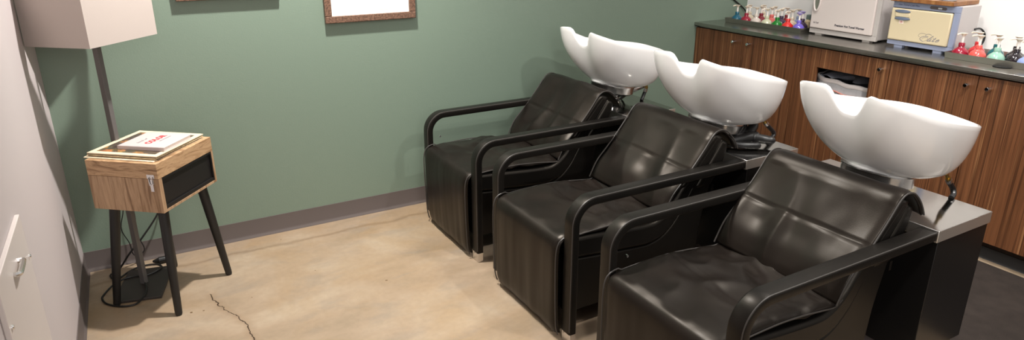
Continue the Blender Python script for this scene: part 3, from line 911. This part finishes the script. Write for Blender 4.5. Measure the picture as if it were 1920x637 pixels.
for i, (x, y, c, l) in enumerate(L1):
    bottle(x, y, c, l, G1, random.choice((PI, PI/2, -PI/2, 2.6, 1.2)) if i else PI*.9, 'pumpviolet' if c == 'violet' or i == 12 else 'pump')
t = thing('squat_bottle', 'squat bottle with a grey-green square cap beside the tall white warmer', 'bottle', (4.125, -.615, .9138), world=False)
o = obj('bottle_body', lathe([(.001, 0), (.026, 0), (.028, .004), (.028, .045), (.018, .058), (.014, .060)], (0, 0, 0), 20), 'paperworn', t)
M['capgrey'] = plain('grey_green_cap', srgb(108, 126, 122), .4)
obj('cap', bx(-.017, .017, -.017, .017, .058, .088), 'capgrey', t, bevel=.003)
G2 = 'pump bottles in the right tray'
L2 = [(3.945, -1.630, 'crimson', 'crimson pump bottle at the warmer end of the right tray'), (4.045, -1.655, 'scarlet', 'scarlet pump bottle in the back row of the right tray'),
      (3.942, -1.712, 'coral', 'coral pink pump bottle in the front row of the right tray'), (4.045, -1.742, 'deepteal', 'dark teal pump bottle in the back row of the right tray'),
      (3.942, -1.795, 'mint', 'mint green pump bottle in the front row of the right tray'), (4.060, -1.822, 'black', 'black pump bottle in the back row of the right tray'),
      (3.985, -1.858, 'black', 'black pump bottle in the front of the right tray, between the mint and blue ones'), (3.945, -1.925, 'periwinkle', 'periwinkle blue pump bottle at the right edge of the picture')]
for i, (x, y, c, l) in enumerate(L2):
    bottle(x, y, c, l, G2, (2.8, 1.9, 2.0, 1.8, 2.9, .3, 2.2, 1.7)[i], sc=1.06)

# cables on the counter
tag(obj('power_cable', tube([(4.04, -.006, 1.075), (4.093, -.008, 1.041), (4.153, -.008, 1.006), (4.201, -.012, .972), (4.222, -.03, .932), (4.215, -.08, .915)], .005, 8, smooth=6), 'rubber'), 'black cable hanging down the green wall behind the left tray', 'cable')
tag(obj('power_cable', tube([(4.150, -1.573, 1.03), (4.20, -1.578, 1.03), (4.228, -1.590, 1.000), (4.222, -1.592, .96), (4.19, -1.585, .93), (4.17, -1.582, .916)], .005, 8, smooth=6), 'rubber'), 'black cable looping out from behind the small cream warmer', 'cable')

# ------------------------------------------------------------------ pictures on the green wall
def picture(x0, x1, z0, label):
    t = thing('picture_frame', label, 'picture', ((x0+x1)/2, 0, z0), group='framed pictures on the green wall')
    z1 = z0+.60; w = .034; bm = bmesh.new()
    for a in ((x0, x1, z0, z0+w), (x0, x1, z1-w, z1), (x0, x0+w, z0+w, z1-w), (x1-w, x1, z0+w, z1-w)):
        box(bm, a[0], a[1], -.026, -.002, a[2], a[3])
    obj('frame', bm, 'frame', t, smooth=False, bevel=.003)
    bd = obj('print', bx(x0+w, x1-w, -.014, -.004, z0+w, z1-w), 'art', t, smooth=False)
    pr = bmesh.new(); P = [(x0+.26+.10*math.cos(a), -.0145, z0+.10+.055*math.sin(a)+.012*math.sin(3*a)) for a in [2*PI*k/30 for k in range(30)]]
    pr.faces.new([pr.verts.new(p) for p in P]); obj('printed_shape', pr, 'artblush', bd, smooth=False)
picture(.556, 1.008, 1.215, 'bronze-framed picture cut off by the top edge, nearer the floor lamp')
picture(1.213, 1.693, 1.072, 'bronze-framed white picture on the green wall, lower and nearer the chairs')

# ------------------------------------------------------------------ side table with records
TC = Vector((.352, -.388, 0)); TA = math.radians(50.7)
W2, L2_ = .3595/2, .3093/2
t = thing('side_table', 'pale oak box side table with black tapered legs and a latch, in the corner', 'side table', TC, TA, world=False)
zb, zs, zt = .462, .604, .668
bm = bmesh.new()
th = .014
box(bm, -W2, W2, -L2_+.012, L2_, zb, zs)
box(bm, -W2, -W2+.020, -L2_, -L2_+.012, zb, zs); box(bm, W2-.012, W2, -L2_, -L2_+.012, zb, zs); box(bm, -W2+.020, W2-.012, -L2_, -L2_+.012, zb, zb+.010)
obj('box_body', bm, 'oakbody', t, smooth=False)
obj('lid', bx(-W2, W2, -L2_, L2_, zs+.0008, zt), ['oaklid'], t, smooth=False, bevel=.0015)
pn = bmesh.new()
box(pn, -W2+.020, W2-.012, -L2_+.0085, -L2_+.0118, zb+.010, zs)
box(pn, -W2+.020, W2-.012, -L2_+.001, -L2_+.0085, zs-.008, zs); box(pn, -W2+.020, -W2+.026, -L2_+.001, -L2_+.0085, zb+.010, zs-.008); box(pn, W2-.018, W2-.012, -L2_+.001, -L2_+.0085, zb+.010, zs-.008)
box(pn, -W2+.026, W2-.018, -L2_+.002, -L2_+.0085, zb+.010, zb+.024)
obj('front_panel', pn, 'blackboard', t, smooth=False, label='recessed black front panel')
lt = bmesh.new(); yl = -L2_+.030
box(lt, -W2-.003, -W2, yl-.016, yl+.016, zs+.004, zs+.020); box(lt, -W2-.005, -W2, yl-.012, yl+.010, zs-.018, zs+.002)
tube([(-W2-.006, yl-.008, zs+.012), (-W2-.008, yl-.008, zs-.016), (-W2-.008, yl+.004, zs-.024), (-W2-.006, yl+.007, zs+.010)], .0016, 6, lt)
box(lt, -W2-.004, -W2, yl-.007, yl+.006, zs-.050, zs-.018)
obj('latch', lt, 'chrome', t, smooth=False, label='small bright metal toggle latch')
ca, sa = math.cos(TA), math.sin(TA)
for fx, fy, sx, sy in ((.118, -.402, -1, 1), (.342, -.616, -1, -1), (.575, -.354, 1, -1), (.360, -.146, 1, 1)):
    d = Vector((fx, fy, 0))-TC; f = Vector((d.x*ca+d.y*sa, -d.x*sa+d.y*ca, 0))
    top = Vector((sx*(W2-.052), sy*(L2_-.046), zb))
    obj('leg', tube([top, top.lerp(f, .35), top.lerp(f, .98), top.lerp(f, .99), f], [.0205, .019, .0145, .0135, .012], 20), 'blackwood', t)

def sleeve(z, h, cx, cy, ang, half, mat, label, cat='record', grp='record sleeves stacked on the side table', name='record_sleeve'):
    bm = bx(-half, half, -half, half, 0, h)
    o = obj(name, bm, mat, None, smooth=False, bevel=.0006); o.location = (cx, cy, z); o.rotation_euler = (0, 0, ang)
    return tag(o, label, cat, grp)
z = zt+.0003
sleeve(z, .0042, .333, -.383, TA-.015, .1540, 'paperold', 'worn cream card sleeve at the very bottom of the record stack'); z += .0045
sleeve(z, .0036, .344, -.377, TA+.02, .1500, 'paperdark', 'dark brown sleeve just above the bottom one in the record stack'); z += .0039
sleeve(z, .0044, .342, -.380, TA-.01, .1520, 'paperworn', 'mottled tan sleeve in the middle of the record stack'); z += .0047
sleeve(z, .0032, .343, -.378, TA+.01, .1515, 'paperdark', 'thin dark sleeve second from the top of the record stack'); z += .0035
t = thing('record_sleeve', 'cream-bordered record sleeve with a dark picture, top of the stack', 'record', (.344, -.381, z), TA, 'record sleeves stacked on the side table', world=False)
obj('sleeve', bx(-.1525, .1525, -.1525, .1525, 0, .0042), 'paper', t, smooth=False, bevel=.0006)
pc = bx(-.129, .126, -.130, .128, .0040, .0045); obj('picture', pc, 'picture', t, smooth=False); z += .0047
t = thing('book', 'square white hardback book with red lettering on the record stack', 'book', (.374, -.408, z), TA+.02, world=False)
hx, hy = .092, .102
bm = bmesh.new(); box(bm, -hx, hx, -hy, hy, .0130, .0150); box(bm, -hx, hx, -hy, hy, 0, .002); box(bm, -hx-.001, -hx+.003, -hy, hy, 0, .0150)
obj('cover', bm, 'bookwhite', t, smooth=False, bevel=.0006)
obj('pages', bx(-hx+.003, hx-.004, -hy+.004, hy-.004, .002, .0130), 'bookpages', t, smooth=False)
def flat(x, y, sx=1., sy=1.): return frame_matrix((x, y, .0150), (1, 0, 0), (0, 1, 0), sx, sy)
text_child('title', 'COLOR', .036, flat(.004, .000, .86, 1.0), 'inkred', t, depth=.0004, bold=.0018, spacing=1.12)
text_child('subtitle', 'book of', .020, flat(-.022, .044, .95, 1.), 'inkfaint', t, depth=.0004, shear=.4)
text_child('byline', 'THE COLOR BOOK', .0085, flat(.022, -.030), 'inkfaint', t, depth=.0004)

# ------------------------------------------------------------------ floor lamp and cords
LX, LY = .229, -.270
t = thing('floor_lamp', 'floor lamp with a boxy cream shade behind the oak side table', 'lamp', (LX, LY, 0)); LAMP = t
def rotbox(cx, cy, hx, hy, ang, z0, z1, bm=None):
    bm = bm or bmesh.new(); ca, sa = math.cos(ang), math.sin(ang)
    P = [(cx+a*ca-b*sa, cy+a*sa+b*ca) for a, b in ((-hx, -hy), (hx, -hy), (hx, hy), (-hx, hy))]
    loft(bm, [[(x, y, z) for x, y in P] for z in (z0, z1)]); return bm
obj('base', rotbox(LX, LY, .095, .146, math.radians(-13), 0, .012), 'lampbase', t, smooth=False, bevel=.002)
obj('pole', rotbox(LX, LY, .0115, .0115, math.radians(-40), .012, 1.36), 'pole', t, smooth=False, bevel=.0015)
SA = math.radians(-40); sh = bmesh.new()
def srect(hx, hy, z):
    ca, sa = math.cos(SA), math.sin(SA)
    return [(LX+a*ca-b*sa, LY+a*sa+b*ca, z) for a, b in ((-hx, -hy), (hx, -hy), (hx, hy), (-hx, hy))]
A_, B_ = .140, .184
loft(sh, [srect(A_, B_, 1.106), srect(A_, B_, 1.42), srect(A_-.003, B_-.003, 1.42), srect(A_-.003, B_-.003, 1.106), srect(A_, B_, 1.106)], cap=False)
so = obj('lamp_shade', sh, 'shade', t, smooth=False)
sp = bmesh.new()
ca, sa = math.cos(SA), math.sin(SA)
for dx, dy in ((A_-.003, 0), (-A_+.003, 0), (0, B_-.003), (0, -B_+.003)):
    tube([(LX, LY, 1.36), (LX+dx*ca-dy*sa, LY+dx*sa+dy*ca, 1.36)], .003, 6, sp)
obj('shade_spider', sp, 'pole', so)
M['bulb'] = plain('frosted_bulb', srgb(240, 236, 228), .4)
obj('bulb', lathe([(.014, 1.362), (.015, 1.375), (.024, 1.40), (.026, 1.415), (.018, 1.436), (.001, 1.440)], (LX, LY, 0), 16), 'bulb', t)

cord = smooth_path([(.38, -.008, .36), (.335, -.03, .245), (.245, -.05, .135), (.186, -.055, .075), (.132, -.06, .008), (.094, -.103, .005), (.120, -.160, .005), (.17, -.105, .005), (.22, -.075, .005), (.285, -.085, .005), (.305, -.12, .005),
         (.300, -.17, .016), (.25, -.205, .017), (.17, -.19, .017), (.11, -.22, .012), (.069, -.286, .005), (.064, -.330, .005), (.085, -.385, .005), (.14, -.435, .005), (.19, -.440, .005), (.225, -.40, .017), (.235, -.34, .017), (.232, -.293, .02)], 6)
obj('power_cord', tube(cord, .0042, 8), 'rubber', LAMP, label='black cord coiling on the floor around the lamp base')
thin = [(.20, -.045, .36), (.194, -.045, .287), (.172, -.045, .2), (.193, -.05, .123), (.197, -.05, .070), (.215, -.05, .052), (.242, -.05, .066), (.248, -.05, .085), (.242, -.05, .115), (.226, -.05, .17), (.236, -.045, .241), (.232, -.04, .34)]
tag(obj('thin_cord', tube(thin, .0022, 6, smooth=6), 'rubber'), 'thin black cord hanging in a loop in front of the grey baseboard', 'cord')
t = thing('plug_adapter', 'small black plug lying on the concrete against the grey baseboard', 'plug', (.32, -.07, 0))
bm = bmesh.new(); lathe([(.004, .272), (.009, .280), (.012, .296), (.016, .300), (.016, .330), (.013, .334), (.002, .335)], (0, -.075, .0165), 14, bm, axis='x')
obj('plug_body', bm, 'rubber', t)
bm = bmesh.new(); box(bm, .334, .348, -.082, -.080, .013, .019); box(bm, .334, .348, -.071, -.069, .013, .019); obj('prong', bm, 'alu', t, smooth=False)

# ------------------------------------------------------------------ camera
R = [[0.868471496294384, -0.49573891173680307, 0.00043762335870729807], [-0.16286351563553578, -0.286149705648644, -0.94424245892251], [0.4682229547972071, 0.8199763882863974, -0.32925064503166573]]
cam = bpy.data.cameras.new('camera'); co = bpy.data.objects.new('camera', cam); COL.objects.link(co)
m4 = Matrix.Identity(4)
for i in range(3):
    m4[i][0] = R[0][i]; m4[i][1] = -R[1][i]; m4[i][2] = -R[2][i]
m4[0][3], m4[1][3], m4[2][3] = 0.35245842, -3.40367016, 1.53899565
co.matrix_world = m4
cam.sensor_width = 36; cam.lens = 36*1250.3415/1920
cam.shift_y = -(318.5-295.1279)/1920
cam.clip_start = .05
SC.camera = co

# ------------------------------------------------------------------ light
def area(name, loc, target, size, power, col, size_y=None):
    l = bpy.data.lights.new(name, 'AREA'); l.energy = power; l.color = col; l.shape = 'RECTANGLE'; l.size = size; l.size_y = size_y or size
    o = bpy.data.objects.new(name, l); COL.objects.link(o); o.location = loc
    o.rotation_euler = (Vector(target)-Vector(loc)).to_track_quat('-Z', 'Y').to_euler(); return o
def spot(name, loc, target, power, col, ang=100, blend=.8, rad=.04):
    l = bpy.data.lights.new(name, 'SPOT'); l.energy = power; l.color = col; l.spot_size = math.radians(ang); l.spot_blend = blend; l.shadow_soft_size = rad
    o = bpy.data.objects.new(name, l); COL.objects.link(o); o.location = loc
    o.rotation_euler = (Vector(target)-Vector(loc)).to_track_quat('-Z', 'Y').to_euler(); return o
WARM = (1, .968, .925)
spot('ceiling_or_fill_spot', (1.20, -.66, 2.8), (.80, -.12, .7), 262, WARM, 122, 1, .045)
spot('ceiling_or_fill_spot', (1.45, -.80, 2.8), (2.05, -1.85, .5), 95, WARM, 62, 1, .05)  # extra spot added only to put highlights on the chair leather
spot('ceiling_or_fill_spot', (2.95, -1.7, 2.8), (2.75, -1.6, 0), 62, WARM, 84, 1, .05)
spot('ceiling_or_fill_spot', (2.55, -2.75, 2.8), (2.7, -2.0, .4), 95, WARM, 110, 1, .05)
spot('ceiling_or_fill_spot', (3.3, -1.3, 2.8), (4.0, -1.2, .8), 50, WARM, 90, .9, .08)
spot('ceiling_or_fill_spot', (3.3, -2.4, 2.8), (4.0, -2.0, .7), 48, WARM, 110, .9, .08)
spot('ceiling_or_fill_spot', (.9, -3.2, 2.8), (3.0, -1.5, .6), 60, WARM, 90, 1, .10)  # fill spot added on the camera side to brighten basin and cabinet fronts
area('fill_light', (.25, -5.0, 2.1), (2.6, -1.4, .7), 1.6, 34, (1, .98, .96))  # unseen area fill added behind the camera to lift the basin fronts
w = bpy.data.worlds.new('world'); SC.world = w; w.use_nodes = True
wn = w.node_tree.nodes; wl = w.node_tree.links
tc = wn.new('ShaderNodeTexCoord'); sx = wn.new('ShaderNodeSeparateXYZ'); wl.new(tc.outputs['Generated'], sx.inputs[0])
rp = wn.new('ShaderNodeValToRGB'); wl.new(sx.outputs['Z'], rp.inputs['Fac'])
rp.color_ramp.elements[0].position = 0; rp.color_ramp.elements[0].color = (.20, .19, .18, 1)
rp.color_ramp.elements[1].position = .75; rp.color_ramp.elements[1].color = (.36, .35, .34, 1)
e = rp.color_ramp.elements.new(.25); e.color = (.34, .33, .32, 1)
wl.new(rp.outputs['Color'], wn['Background'].inputs[0]); wn['Background'].inputs[1].default_value = 1
SC.view_settings.view_transform = 'Standard'; SC.view_settings.look = 'None'; SC.view_settings.gamma = 1
SC.view_settings.use_curve_mapping = False
SC.view_settings.exposure = .72
SC.cycles.use_denoising = True
